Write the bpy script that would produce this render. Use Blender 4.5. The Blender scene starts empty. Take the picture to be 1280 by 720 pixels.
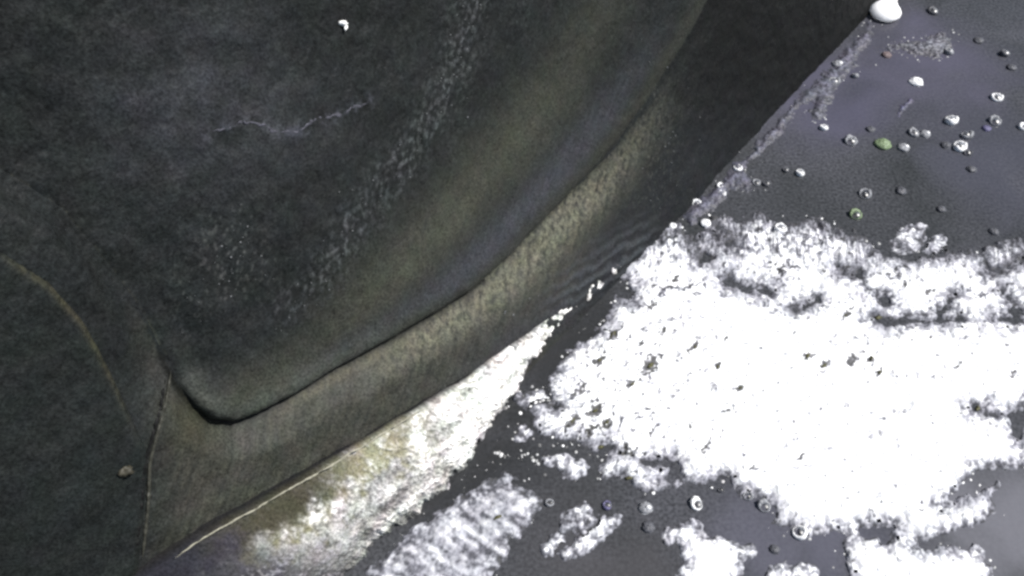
import bpy, math, random
import numpy as np
from mathutils import Vector

# ------------------------------------------------------------------ camera, sky, sun, exposure
sc = bpy.context.scene
COL = sc.collection
CAM_H, PITCH, FOV = 0.25, math.radians(52), math.radians(60)

cam = bpy.data.cameras.new('camera')
cam_o = bpy.data.objects.new('camera', cam)
COL.objects.link(cam_o)
cam_o.location = (0, 0, CAM_H)
cam_o.rotation_euler = (math.pi / 2 - PITCH, 0, 0)
cam.sensor_width = 36
cam.lens = 18 / math.tan(FOV / 2)
cam.clip_start, cam.clip_end = 0.002, 100
sc.camera = cam_o

SUN_DIR = Vector((0.62, -0.02, 0.80)).normalized()          # towards the sun
w = bpy.data.worlds.new('World'); sc.world = w; w.use_nodes = True
nt = w.node_tree
sky = nt.nodes.new('ShaderNodeTexSky'); sky.sky_type = 'NISHITA'; sky.sun_disc = False
sky.sun_elevation = math.asin(SUN_DIR.z)
sky.sun_rotation = math.atan2(SUN_DIR.x, SUN_DIR.y)
nt.nodes['Background'].inputs['Strength'].default_value = 0.06
nt.links.new(sky.outputs[0], nt.nodes['Background'].inputs[0])
sun = bpy.data.lights.new('sun', 'SUN'); sun.energy = 4.0; sun.angle = math.radians(0.5); sun.color = (1, .97, .93)
sun_o = bpy.data.objects.new('sun', sun); COL.objects.link(sun_o)
sun_o.rotation_euler = SUN_DIR.to_track_quat('Z', 'Y').to_euler()
sun_o.location = SUN_DIR * 3
sc.view_settings.view_transform = 'Standard'; sc.view_settings.look = 'None'
sc.view_settings.gamma = 1; sc.view_settings.use_curve_mapping = False
sc.view_settings.exposure = 0.85
sc.cycles.pixel_filter_type = 'BLACKMAN_HARRIS'; sc.cycles.filter_width = 2.8

# ------------------------------------------------------------------ survey: where photo points lie on the water and on the wall
FPX = 640 / math.tan(FOV / 2)
Fv = np.array([0, math.cos(PITCH), -math.sin(PITCH)]); Rv = np.array([1., 0, 0]); Uv = np.cross(Rv, Fv)
CP = np.array([0, 0, CAM_H])
def ray(x, y):
    x = np.asarray(x, float)[..., None]; y = np.asarray(y, float)[..., None]
    return Fv + Rv * (x - 640) / FPX - Uv * (y - 360) / FPX
def on_water(x, y, z=0.0):
    d = ray(x, y); return CP + d * ((z - CAM_H) / d[..., 2])[..., None]
def project(P):
    q = P - CP; k = q @ Fv
    return 640 + FPX * (q @ Rv) / k, 360 - FPX * (q @ Uv) / k
WA, WB = on_water(380, 720), on_water(1100, 5)              # the line where wall meets water
Sv = (WB - WA) / np.linalg.norm(WB - WA)
nh = np.array([Sv[1], -Sv[0], 0.])
LEAN = math.radians(20)
Nv = nh * math.cos(LEAN) + np.array([0, 0, math.sin(LEAN)])
Tv = np.array([0, 0, math.cos(LEAN)]) - nh * math.sin(LEAN)
def on_wall(x, y, d=0.0):
    r = ray(x, y); d = np.asarray(d, float)
    k = ((WA - CP) @ Nv + d) / (r @ Nv)
    return CP + r * k[..., None]
def st(P): return (P - WA) @ Sv, (P - WA) @ Tv

# ------------------------------------------------------------------ numeric helpers
def hashg(ix, iy, seed):
    h = (ix.astype(np.int64) * 374761393 + iy.astype(np.int64) * 668265263 + seed * 974634777) & 0xffffffff
    h = ((h ^ (h >> 13)) * 1274126177) & 0xffffffff
    return ((h ^ (h >> 16)) & 0xffffff) / float(0xffffff)
def perlin(x, y, seed=0):
    x0 = np.floor(x); y0 = np.floor(y); fx = x - x0; fy = y - y0
    def g(dx, dy):
        a = hashg(x0 + dx, y0 + dy, seed) * 6.2831853
        return np.cos(a) * (fx - dx) + np.sin(a) * (fy - dy)
    u = fx ** 3 * (fx * (fx * 6 - 15) + 10); v = fy ** 3 * (fy * (fy * 6 - 15) + 10)
    a = g(0, 0) * (1 - u) + g(1, 0) * u; b = g(0, 1) * (1 - u) + g(1, 1) * u
    return (a * (1 - v) + b * v) * 1.5
def fbm(x, y, octv=4, seed=0, gain=.5):
    r = 0; a = 1; t = 0
    for k in range(octv):
        r = r + a * perlin(x * 2 ** k + 17.3 * k, y * 2 ** k - 9.1 * k, seed + k); t += a; a *= gain
    return r / t
def worley(x, y, seed=0):
    x0 = np.floor(x); y0 = np.floor(y); best = np.full(x.shape, 9.); rr = np.zeros(x.shape)
    for dx in (-1, 0, 1):
        for dy in (-1, 0, 1):
            cx = x0 + dx; cy = y0 + dy
            px = cx + .15 + .7 * hashg(cx, cy, seed); py = cy + .15 + .7 * hashg(cx, cy, seed + 5)
            d = np.hypot(px - x, py - y); m = d < best
            best = np.where(m, d, best); rr = np.where(m, hashg(cx, cy, seed + 9), rr)
    return best, rr
def sstep(a, b, x):
    t = np.clip((x - a) / (b - a), 0, 1); return t * t * (3 - 2 * t)
def segdist(x, y, pts, closed=False):
    """distance to a polyline, and running parameter (0..1) of the closest point"""
    p = np.asarray(pts, float); n = len(p); q = list(range(n - 1)) + ([n - 1] if closed else [])
    best = np.full(x.shape, 1e9); par = np.zeros(x.shape)
    for i in q:
        a = p[i]; b = p[(i + 1) % n]; e = b - a; L = e @ e + 1e-9
        t = np.clip(((x - a[0]) * e[0] + (y - a[1]) * e[1]) / L, 0, 1)
        d = np.hypot(x - a[0] - t * e[0], y - a[1] - t * e[1]); m = d < best
        best = np.where(m, d, best); par = np.where(m, (i + t) / max(1, n - 1), par)
    return best, par
def inside(x, y, pts):
    p = np.asarray(pts, float); r = np.zeros(x.shape, bool); j = len(p) - 1
    for i in range(len(p)):
        xi, yi = p[i]; xj, yj = p[j]
        if yi != yj:
            r ^= ((yi > y) != (yj > y)) & (x < (xj - xi) * (y - yi) / (yj - yi) + xi)
        j = i
    return r
def sdf(x, y, pts, reach=80):
    """signed distance, positive inside; only worked out near the outline's bounding box"""
    p = np.asarray(pts, float); out = np.full(x.shape, -1e3)
    m = (x > p[:, 0].min() - reach) & (x < p[:, 0].max() + reach) & (y > p[:, 1].min() - reach) & (y < p[:, 1].max() + reach)
    if m.any():
        xs, ys = x[m], y[m]; d, _ = segdist(xs, ys, pts, True)
        out[m] = np.where(inside(xs, ys, pts), d, -d)
    return out
def components(mask):
    """4-connected labels, largest first"""
    H, W = mask.shape; lab = np.full(H * W, -1, np.int64); m = mask.ravel(); sizes = []; idx = np.flatnonzero(m)
    for s0 in idx.tolist():
        if lab[s0] >= 0: continue
        L = len(sizes); st_ = [s0]; lab[s0] = L; cnt = 0
        while st_:
            p = st_.pop(); cnt += 1; c_ = p % W
            for q in (p - W, p + W, p - 1 if c_ else -1, p + 1 if c_ < W - 1 else -1):
                if 0 <= q < H * W and m[q] and lab[q] < 0: lab[q] = L; st_.append(q)
        sizes.append(cnt)
    return lab.reshape(H, W), sizes
def gauss(d, s): return np.exp(-(d / s) ** 2)
def mixc(c, new, m):
    m = np.clip(m, 0, 1)[..., None]; return c * (1 - m) + np.asarray(new, float) * m

# ------------------------------------------------------------------ object helpers
def mesh_obj(name, V, Fc, mat, parent=None, col=None, smooth=True, loc=None):
    V = np.asarray(V, float)
    if loc is not None: V = V - np.asarray(loc)
    me = bpy.data.meshes.new(name)
    me.from_pydata(V.tolist(), [], Fc if isinstance(Fc, list) else Fc.tolist())
    if col is not None:
        a = me.color_attributes.new('stain', 'FLOAT_COLOR', 'POINT')
        c = np.ones((len(V), 4), np.float32); c[:, :3] = col
        a.data.foreach_set('color', c.ravel())
    if smooth: me.polygons.foreach_set('use_smooth', np.ones(len(me.polygons), bool))
    me.materials.append(mat)
    o = bpy.data.objects.new(name, me); COL.objects.link(o)
    if parent is not None: o.parent = parent
    if loc is not None: o.location = tuple(float(v) for v in loc)
    return o
def empty(name, loc=(0, 0, 0)):
    o = bpy.data.objects.new(name, None); COL.objects.link(o)
    o.location = tuple(float(v) for v in loc); o.empty_display_size = .01; return o
def tag(o, label=None, cat=None, group=None, kind=None):
    if label: o['label'] = label
    if cat: o['category'] = cat
    if group: o['group'] = group
    if kind: o['kind'] = kind
    return o
def grid_faces(nu, nv, keep=None):
    i = np.arange((nu - 1) * (nv - 1)); a = (i // (nv - 1)) * nv + i % (nv - 1)
    F = np.stack([a, a + nv, a + nv + 1, a + 1], 1)
    if keep is not None:
        k = keep.ravel(); F = F[k[F].all(1)]
    return F
def compact(V, F, *extra):
    used = np.unique(F); m = np.full(len(V), -1); m[used] = np.arange(len(used))
    return (V[used], m[F]) + tuple(e[used] for e in extra)
def blob_vf(rx, ry, rz, nu=10, nv=6, seed=0, rough=.18, half=False):
    rg = np.random.default_rng(seed); V = []; F = []
    lo = 0 if half else -math.pi / 2
    for j in range(nv + 1):
        ph = lo + (math.pi / 2 - lo) * j / nv
        for i in range(nu):
            a = 2 * math.pi * i / nu; k = 1 + rough * (rg.random() - .5) * 2
            V.append((rx * math.cos(ph) * math.cos(a) * k, ry * math.cos(ph) * math.sin(a) * k, rz * math.sin(ph) * k))
    for j in range(nv):
        for i in range(nu):
            F.append([j * nu + i, j * nu + (i + 1) % nu, (j + 1) * nu + (i + 1) % nu, (j + 1) * nu + i])
    return np.array(V), F
def tube_vf(P, R, up, flat=1.0, n=8):
    """tube along points P, radius R per point; 'up' = outward normal, flattened along it"""
    P = np.asarray(P, float); T = np.gradient(P, axis=0); T /= np.linalg.norm(T, axis=1)[:, None] + 1e-12
    U = up - (T @ up)[:, None] * T; U /= np.linalg.norm(U, axis=1)[:, None]; W = np.cross(T, U)
    V = []; F = []
    for i in range(len(P)):
        for k in range(n):
            a = 2 * math.pi * k / n
            V.append(P[i] + R[i] * (math.cos(a) * W[i] + flat * math.sin(a) * U[i]))
    for i in range(len(P) - 1):
        for k in range(n):
            F.append([i * n + k, i * n + (k + 1) % n, (i + 1) * n + (k + 1) % n, (i + 1) * n + k])
    F.append(list(range(n))[::-1]); F.append([(len(P) - 1) * n + k for k in range(n)])
    return np.array(V), F
def resample(pts, n):
    p = np.asarray(pts, float); s = np.r_[0, np.cumsum(np.hypot(*np.diff(p, axis=0).T))]
    u = np.linspace(0, s[-1], n)
    # gentle rounding of the corners
    x = np.interp(u, s, p[:, 0]); y = np.interp(u, s, p[:, 1]); k = max(1, n // (len(p) * 3))
    if k > 1:
        ker = np.ones(2 * k + 1) / (2 * k + 1)
        x = np.convolve(np.pad(x, k, 'edge'), ker, 'valid'); y = np.convolve(np.pad(y, k, 'edge'), ker, 'valid')
    return x, y

# ------------------------------------------------------------------ materials
def new_mat(name):
    m = bpy.data.materials.new(name); m.use_nodes = True
    return m, m.node_tree, m.node_tree.nodes['Principled BSDF']
def stained(name, rough, spec, grain=0.25, grain_scale=1500, bump=0.3, bump_scale=900, bump_dist=.0004, chroma=.12, voronoi=0, ior=1.4):
    """vertex stains x fine grain and blotches, with fine relief"""
    m, t, p = new_mat(name); N = t.nodes; L = t.links
    at = N.new('ShaderNodeAttribute'); at.attribute_name = 'stain'
    tc = N.new('ShaderNodeNewGeometry')
    n1 = N.new('ShaderNodeTexNoise'); n1.inputs['Scale'].default_value = grain_scale; n1.inputs['Detail'].default_value = 3
    n2 = N.new('ShaderNodeTexNoise'); n2.inputs['Scale'].default_value = 160; n2.inputs['Detail'].default_value = 4
    L.new(tc.outputs['Position'], n1.inputs['Vector']); L.new(tc.outputs['Position'], n2.inputs['Vector'])
    mr = N.new('ShaderNodeMapRange'); mr.inputs['From Min'].default_value = .3; mr.inputs['From Max'].default_value = .7
    mr.inputs['To Min'].default_value = 1 - grain; mr.inputs['To Max'].default_value = 1 + grain
    L.new(n1.outputs['Fac'], mr.inputs['Value'])
    mx = N.new('ShaderNodeMix'); mx.data_type = 'RGBA'; mx.blend_type = 'MULTIPLY'; mx.inputs['Factor'].default_value = 1
    L.new(at.outputs['Color'], mx.inputs['A']); L.new(mr.outputs['Result'], mx.inputs['B'])
    m2 = N.new('ShaderNodeMix'); m2.data_type = 'RGBA'; m2.blend_type = 'OVERLAY'; m2.inputs['Factor'].default_value = chroma
    L.new(mx.outputs['Result'], m2.inputs['A']); L.new(n2.outputs['Color'], m2.inputs['B'])
    L.new(m2.outputs['Result'], p.inputs['Base Color'])
    p.inputs['Roughness'].default_value = rough; p.inputs['Specular IOR Level'].default_value = spec
    p.inputs['IOR'].default_value = ior
    b = N.new('ShaderNodeBump'); b.inputs['Strength'].default_value = bump; b.inputs['Distance'].default_value = bump_dist
    if voronoi:
        v = N.new('ShaderNodeTexVoronoi'); v.inputs['Scale'].default_value = voronoi
        L.new(tc.outputs['Position'], v.inputs['Vector'])
        iv = N.new('ShaderNodeMath'); iv.operation = 'MULTIPLY_ADD'; iv.inputs[1].default_value = -1.0; iv.inputs[2].default_value = 1
        L.new(v.outputs['Distance'], iv.inputs[0]); L.new(iv.outputs[0], b.inputs['Height'])
    else:
        n3 = N.new('ShaderNodeTexNoise'); n3.inputs['Scale'].default_value = bump_scale; n3.inputs['Detail'].default_value = 4
        L.new(tc.outputs['Position'], n3.inputs['Vector']); L.new(n3.outputs['Fac'], b.inputs['Height'])
    L.new(b.outputs['Normal'], p.inputs['Normal'])
    return m
def plain(name, col, rough=.6, spec=.3, grain=.3, scale=1500, bump=.3):
    m, t, p = new_mat(name); N = t.nodes; L = t.links
    tc = N.new('ShaderNodeNewGeometry')
    n = N.new('ShaderNodeTexNoise'); n.inputs['Scale'].default_value = scale; n.inputs['Detail'].default_value = 3
    L.new(tc.outputs['Position'], n.inputs['Vector'])
    r = N.new('ShaderNodeValToRGB'); e = r.color_ramp.elements
    e[0].position = .3; e[1].position = .7
    e[0].color = tuple(c * (1 - grain) for c in col) + (1,); e[1].color = tuple(min(.95, c * (1 + grain)) for c in col) + (1,)
    L.new(n.outputs['Fac'], r.inputs['Fac']); L.new(r.outputs['Color'], p.inputs['Base Color'])
    b = N.new('ShaderNodeBump'); b.inputs['Strength'].default_value = bump; b.inputs['Distance'].default_value = .0003
    L.new(n.outputs['Fac'], b.inputs['Height']); L.new(b.outputs['Normal'], p.inputs['Normal'])
    p.inputs['Roughness'].default_value = rough; p.inputs['Specular IOR Level'].default_value = spec
    return m
M_WALL = stained('wet_stained_wall', .55, .16, grain=.5, grain_scale=1700, bump=.6)
M_BANK = stained('scum_coating', .7, .1, grain=.4, grain_scale=1500, bump=.6, bump_scale=900)
M_FOAM = stained('foam', .7, .2, grain=.10, grain_scale=1400, bump=.35, voronoi=900, bump_dist=.0006, chroma=.03)
M_FILM = stained('thin_film', .5, .3, grain=.4, grain_scale=1300, bump=.4)
M_CREST = plain('dried_crust', (.24, .23, .18), .7, .2, .35, 900)
M_STREAK = plain('mineral_deposit', (.055, .055, .068), .6, .2, .5, 1200)
M_GRAIN = plain('pale_grain', (.16, .165, .17), .5, .4, .5, 700)
M_CHIP = plain('white_chip', (.85, .85, .82), .5, .3, .08)
M_SCRAP = plain('olive_debris', (.07, .068, .03), .6, .3, .6, 1800)
M_RUST = plain('tan_nodule', (.035, .032, .022), .6, .3, .5, 900)
M_SEAM = plain('seam_rubber', (.034, .034, .027), .5, .2, .4, 900)
M_DARKSEAM = plain('dark_seam_rubber', (.007, .007, .007), .6, .1, .4, 900)
M_BODY_SHINE = {k: plain('bubble_body_shine_' + k, c,   .5, .25, .4, 1700, .5) for k, c in  # solid bubble bodies, and pale tones painting the reflected light rings
         {'bright': (.85, .86, .88), 'soft': (.21, .215, .23), 'dim': (.068, .07, .08), 'violet': (.10, .095, .17), 'green': (.15, .2, .115), 'pink': (.13, .10, .10)}.items()}
def film_mat():
    m, t, p = new_mat('bubble_film'); N = t.nodes; L = t.links
    out = N['Material Output']; tr = N.new('ShaderNodeBsdfTransparent'); gl = N.new('ShaderNodeBsdfGlossy')
    gl.inputs['Roughness'].default_value = .38
    lw = N.new('ShaderNodeLayerWeight'); lw.inputs['Blend'].default_value = .25
    mix = N.new('ShaderNodeMixShader'); L.new(lw.outputs['Facing'], mix.inputs[0])
    L.new(tr.outputs[0], mix.inputs[1]); L.new(gl.outputs[0], mix.inputs[2]); L.new(mix.outputs[0], out.inputs['Surface'])
    return m
M_DOME = film_mat()
GLARE_POOL_TINTS = [tuple(on_water(x, y)[:2]) + (rr, cc, a) for x, y, rr, cc, a in
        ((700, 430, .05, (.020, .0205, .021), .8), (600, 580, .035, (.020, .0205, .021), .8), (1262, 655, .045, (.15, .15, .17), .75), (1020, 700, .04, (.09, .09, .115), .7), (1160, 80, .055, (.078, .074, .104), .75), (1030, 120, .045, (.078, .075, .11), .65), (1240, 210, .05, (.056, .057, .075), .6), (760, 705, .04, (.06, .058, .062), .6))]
def water_mat():
    m, t, p = new_mat('murky_water'); N = t.nodes; L = t.links
    g = N.new('ShaderNodeNewGeometry')
    n1 = N.new('ShaderNodeTexNoise'); n1.inputs['Scale'].default_value = 28; n1.inputs['Detail'].default_value = 5; n1.inputs['Distortion'].default_value = .6
    n2 = N.new('ShaderNodeTexNoise'); n2.inputs['Scale'].default_value = 900; n2.inputs['Detail'].default_value = 3
    for n in (n1, n2): L.new(g.outputs['Position'], n.inputs['Vector'])
    r = N.new('ShaderNodeValToRGB'); e = r.color_ramp.elements
    e[0].position = .32; e[0].color = (.030, .032, .033, 1); e[1].position = .72; e[1].color = (.056, .057, .064, 1)
    L.new(n1.outputs['Fac'], r.inputs['Fac'])
    r2 = N.new('ShaderNodeMapRange'); r2.inputs['From Min'].default_value = .3; r2.inputs['From Max'].default_value = .7
    r2.inputs['To Min'].default_value = .55; r2.inputs['To Max'].default_value = 1.45
    L.new(n2.outputs['Fac'], r2.inputs['Value'])
    mx = N.new('ShaderNodeMix'); mx.data_type = 'RGBA'; mx.blend_type = 'MULTIPLY'; mx.inputs['Factor'].default_value = 1
    L.new(r.outputs['Color'], mx.inputs['A']); L.new(r2.outputs['Result'], mx.inputs['B'])
    # glare and haze painted into the water colour, plus darker channel water
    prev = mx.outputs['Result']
    for (cx_, cy_, rad, colr, amt) in GLARE_POOL_TINTS:
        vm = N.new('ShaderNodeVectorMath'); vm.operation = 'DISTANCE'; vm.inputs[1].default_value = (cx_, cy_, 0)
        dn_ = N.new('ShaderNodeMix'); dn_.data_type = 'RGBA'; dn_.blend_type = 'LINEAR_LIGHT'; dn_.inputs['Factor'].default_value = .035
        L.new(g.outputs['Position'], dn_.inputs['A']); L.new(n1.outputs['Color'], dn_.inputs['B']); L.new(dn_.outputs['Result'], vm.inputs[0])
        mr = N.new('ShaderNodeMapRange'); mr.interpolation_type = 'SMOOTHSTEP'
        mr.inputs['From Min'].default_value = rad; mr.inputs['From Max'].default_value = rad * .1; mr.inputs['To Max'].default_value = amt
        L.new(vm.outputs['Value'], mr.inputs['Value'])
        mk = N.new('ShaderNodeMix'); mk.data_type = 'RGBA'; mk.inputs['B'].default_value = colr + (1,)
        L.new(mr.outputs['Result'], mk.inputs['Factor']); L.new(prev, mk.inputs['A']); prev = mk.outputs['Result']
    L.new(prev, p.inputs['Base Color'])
    n3 = N.new('ShaderNodeTexNoise'); n3.inputs['Scale'].default_value = 60; n3.inputs['Detail'].default_value = 3
    L.new(g.outputs['Position'], n3.inputs['Vector'])
    b = N.new('ShaderNodeBump'); b.inputs['Strength'].default_value = .25; b.inputs['Distance'].default_value = .002
    L.new(n3.outputs['Fac'], b.inputs['Height']); L.new(b.outputs['Normal'], p.inputs['Normal'])
    p.inputs['Roughness'].default_value = .16; p.inputs['IOR'].default_value = 1.33; p.inputs['Specular IOR Level'].default_value = .3
    return m
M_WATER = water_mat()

# ================================================================== WATER
n = 81; ax = np.sign(np.linspace(-1, 1, n)) * np.abs(np.linspace(-1, 1, n)) ** 2 * 5
X, Y = np.meshgrid(ax + .1, ax + .2, indexing='ij')
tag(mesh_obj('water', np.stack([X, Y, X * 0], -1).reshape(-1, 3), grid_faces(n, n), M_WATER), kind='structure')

# ================================================================== PIPE WALL
GROOVE = [(213, 455), (230, 490), (252, 518), (272, 533), (300, 537), (325, 528), (365, 507), (420, 475), (490, 437), (550, 400), (600, 370),
          (650, 325), (700, 272), (745, 228), (780, 190), (830, 125), (870, 60), (905, -5), (965, -120), (1100, -400)]
FOLD = [(-700, 80), (-300, 130), (0, 215), (85, 270), (150, 350), (185, 400)]
FLAP = FOLD + GROOVE + [(1400, -1200), (-1500, -1200), (-1500, 0)]
ARC = [(-700, 150), (-300, 215), (0, 312), (60, 350), (105, 400), (140, 465), (165, 520), (182, 560)]
SEAM = [(182, 560), (184, 600), (179, 640), (174, 700), (168, 790), (150, 1000)]
PANEL = ARC + SEAM + [(150, 2500), (-2500, 2500), (-2500, 0)]
OLIVE = [(300, 520), (350, 480), (430, 405), (540, 300), (640, 185), (715, 95), (760, 10), (800, -100)]
VIOLET = [(400, 478), (470, 430), (540, 383), (610, 318), (690, 235), (765, 150), (820, 70), (850, 0)]
SPECK = [(350, 400), (395, 355), (430, 290), (480, 230), (525, 170), (552, 118), (575, 70), (590, 0), (610, -80)]
CREST = [(120, 752), (180, 722), (215, 700), (250, 675), (300, 647), (350, 618), (400, 590), (440, 566), (490, 535), (540, 505), (590, 475), (630, 441),
         (665, 415), (700, 390), (722, 372), (745, 352), (790, 312)]

def axis(lo, hi, step, lo2, hi2):
    a = [lo]; s = step
    while a[-1] > lo2: s *= 1.25; a.append(a[-1] - s)
    b = [hi]; s = step
    while b[-1] < hi2: s *= 1.25; b.append(b[-1] + s)
    return np.array(a[::-1] + list(np.arange(lo + step, hi, step)) + b)
SA = axis(-.075, .36, .00062, -1.2, 2.2); TA = axis(-.006, .185, .00062, -.05, .55)
S2, T2 = np.meshgrid(SA, TA, indexing='ij')
P0 = WA + S2[..., None] * Sv + T2[..., None] * Tv
qx, qy = project(P0 + .004 * Nv)
behind = ((P0 - CP) @ Fv) < .02
qx = np.where(behind, 5000., qx); qy = np.where(behind, -5000., qy)
NX, NY = S2 / .001, T2 / .001                                   # millimetres along the wall
sdF = sdf(qx, qy, FLAP, 3000); sdP = sdf(qx, qy, PANEL, 3000)
dG, pG = segdist(qx, qy, GROOVE); dO, _ = segdist(qx, qy, OLIVE); dV, _ = segdist(qx, qy, VIOLET); dX, _ = segdist(qx, qy, SPECK)
dFold, _ = segdist(qx, qy, FOLD + GROOVE[:1]); dArc, _ = segdist(qx, qy, ARC); dC, _ = segdist(qx, qy, CREST)
low = fbm(NX / 30, NY / 30, 4, 3); mid = fbm(NX / 7, NY / 7, 4, 11); fine = fbm(NX / 1.6, NY / 1.6, 3, 23)
# along-the-bands direction: streaks
ang = math.radians(38); LX = NX * math.cos(ang) + NY * math.sin(ang); LY = -NX * math.sin(ang) + NY * math.cos(ang)
streak = fbm(LX / 14, LY / 1.6, 4, 31)

grooveamp = (sstep(30, 330, qy) * .96 + .04) * (.25 + .75 * sstep(15, 95, np.hypot(qx - 213, qy - 455)))
def relief_base(qx, qy):
    d = .0012 * low + .0006 * mid + .00018 * fine
    e = np.where(sdF < 0, -sdF, 0)
    d = d + .0045 * sstep(2, 40, np.minimum(e, dG)) * grooveamp * (sdF < 0) - .0012 * gauss(dG, 6) * grooveamp
    # ripples left by the falling water line on the right
    rp = sstep(640, 720, qx) * sstep(850, 790, qx) * gauss(np.abs((qy - 405) + .62 * (qx - 640)), 34)
    return d + .0003 * rp * np.sin(((qy) + .55 * qx + 10 * mid) / 15. * 6.28)
pits_ = sstep(.9, 1.6, fbm(NX / 2.2, NY / 2.2, 3, 83) / .2); dB0 = relief_base(qx, qy) - .00012 * pits_ + .00022 * streak; dB = dB0 - .004 * sstep(4, 28, sdF)
# surface colours: stains, with highlight, haze and groove shade painted in
c = np.ones(qx.shape + (3,)) * np.array((.034, .037, .038))
c = c * (1 + .9 * sstep(.25, .5, fbm(NX / .9, NY / .9, 2, 87)) * (.3 + low).clip(0, 1))[..., None]
c = c * (.82 + .25 * low + .25 * mid + .5 * fine)[..., None]
cl = c.copy()                                                      # lower sheet
e = np.where(sdF < 0, dG, 0)
cl = mixc(cl, (.118, .113, .094), .88 * sstep(0, 10, e) * sstep(150, 260, qx) * sstep(900, 640, qx) * (.75 + .6 * streak))
cl = mixc(cl, (.052, .05, .066), .85 * gauss(dC, 27) * sstep(520, 600, qx) * (.8 + .5 * streak))
tan = gauss(e - 14, 15) * sstep(430, 560, qx) * sstep(880, 700, qx) * (sdF < 0)  # tan bands paint the lit ledge top below the groove
cl = mixc(cl, (.30, .28, .205), tan * (.5 + 1.1 * fine + .5 * streak))
cl = mixc(cl, (.2, .18, .13), gauss(e - 7, 6) * sstep(330, 400, qx) * sstep(560, 440, qx) * (.5 + .8 * fine))
cl = mixc(cl, (.03, .031, .036), .85 * sstep(690, 770, qx) * sstep(30, 60, e))
rp = sstep(650, 720, qx) * sstep(840, 790, qx) * gauss((qy - 405) + .62 * (qx - 640), 30)
cl = mixc(cl, (.10, .105, .12), rp * np.clip(.35 + .55 * np.sin((qy + .55 * qx + 10 * mid) / 15. * 6.28), 0, 1))
cl = mixc(cl, (.012, .012, .012), .9 * sstep(800, 920, qx) * sstep(230, 90, qy))
cl = mixc(cl, (.016, .016, .014), gauss(dG, 4.5) * (sdF < 3) * (qx < 620))  # shade under the lip painted along the groove
cl = mixc(cl, (.075, .07, .045), .7 * gauss(np.hypot(qx - 240, (qy - 535)) , 30))
gsp = sstep(.30, .5, fbm(NX / 1.1, NY / 1.1, 2, 71)) * (gauss(np.hypot((qx - 825) / 30, (qy - 150) / 80), 1) + .6 * gauss(np.hypot((qx - 800) / 60, (qy - 230) / 40), 1))
cl = mixc(cl, (.13, .13, .115), .8 * gsp)

wall = empty('pipe_wall', WA + .1 * Sv)
tag(wall, 'dark slime-stained curved pipe wall rising from the foamy water', 'pipe wall')
WALL_TONE = np.array((.37, .39, .375))                          # the slime is very dark
def wall_part(name, D, C, keep, mat=M_WALL, label=None):
    V = (P0 + D[..., None] * Nv).reshape(-1, 3)
    Fc = grid_faces(*D.shape, keep)
    V, Fc, cc = compact(V, Fc, C.reshape(-1, 3))
    o = mesh_obj(name, V - np.array(wall.location), Fc, mat, wall, np.clip(cc * WALL_TONE, .004, .9))
    if label: o['label'] = label
    return o
wall_part('ledge', dB, cl, sdF < 30, label='lower wall ledge with a painted tan highlight on its upper edge below the dark groove')
# flap: swells over the groove with a rounded lip
lip = np.clip(np.minimum(sdF, 60) / 22., -.4, 1)
prof = np.where(lip > 0, np.sqrt(np.clip(1 - (1 - np.clip(lip, 0, 1)) ** 2, 0, 1)), lip * 2.0)
fw = dFold / (dFold + dG + 1e-6); ampl = (.18 + .82 * sstep(.1, .75, fw)) * grooveamp
dF = dB0 - .0012 * np.clip(ampl * 3, 0, 1) - .003 * sstep(0, -6, sdF) + .0046 * prof * np.clip(ampl, .03, 1) + .004 * sstep(30, 260, sdF) * (sdF > 0)
cf = c.copy()
cf = mixc(cf, (.082, .082, .098), .8 * gauss(np.hypot(qx - 255, (qy - 130) * 1.1), 120) * (.75 + .9 * mid + .5 * low))  # lighter haze of lamp falloff painted into the liner colour
cf = mixc(cf, (.108, .107, .084), .9 * gauss(dO, 40) * (.45 + .55 * sstep(-40, 260, qy)) * (.85 + .35 * low + .3 * streak))
cf = mixc(cf, (.088, .089, .108), .95 * gauss(dV, 22) * sstep(-30, 230, qy) * (.85 + .5 * streak))
cf = mixc(cf, (.06, .06, .05), .8 * gauss(sdF - 12, 12) * sstep(420, 500, qx))
cf = mixc(cf, (.12, .125, .11), .9 * gauss(dG - 15, 14) * sstep(560, 430, qx) * sstep(10, 60, np.hypot(qx - 213, qy - 455)))
sp = sstep(.02, .32, fbm(NX / 1.5, NY / 1.5, 2, 61))
cf = mixc(cf, (.15, .155, .165), gauss(dX, 23) * sp * (.75 + mid))
sp2 = sstep(.22, .45, fbm(NX / 1.3, NY / 1.3, 2, 67))
cf = mixc(cf, (.14, .14, .14), sp2 * (gauss(np.hypot((qx - 290) / 50, (qy - 330) / 60), 1) + .8 * gauss(np.hypot((qx - 240) / 14, (qy - 385) / 40), 1)))
cf = mixc(cf, (.03, .032, .034), .7 * gauss(np.hypot((qx - 330) / 90, (qy - 410) / 40), 1))
cf = mixc(cf, (.26, .24, .18), .8 * gauss(dFold, 4) * sstep(-.1, .25, fine + mid))
mst, _ = segdist(qx + 6 * mid, qy + 6 * low, [(262, 167), (290, 158), (310, 152), (330, 157), (352, 166), (378, 162), (392, 150), (415, 145), (440, 137), (462, 124)])
cf = mixc(cf, (.12, .12, .15), .75 * gauss(mst, 8) * sstep(-.15, .35, fine + mid))
cf = mixc(cf, (.016, .016, .014), gauss(dG, 3.5) * (qx < 620))  # groove shade carried onto the lip colour
wall_part('liner_flap', dF, cf, sdF > -6, label='swollen upper liner with an olive stained band and rounded lower lip')
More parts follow.
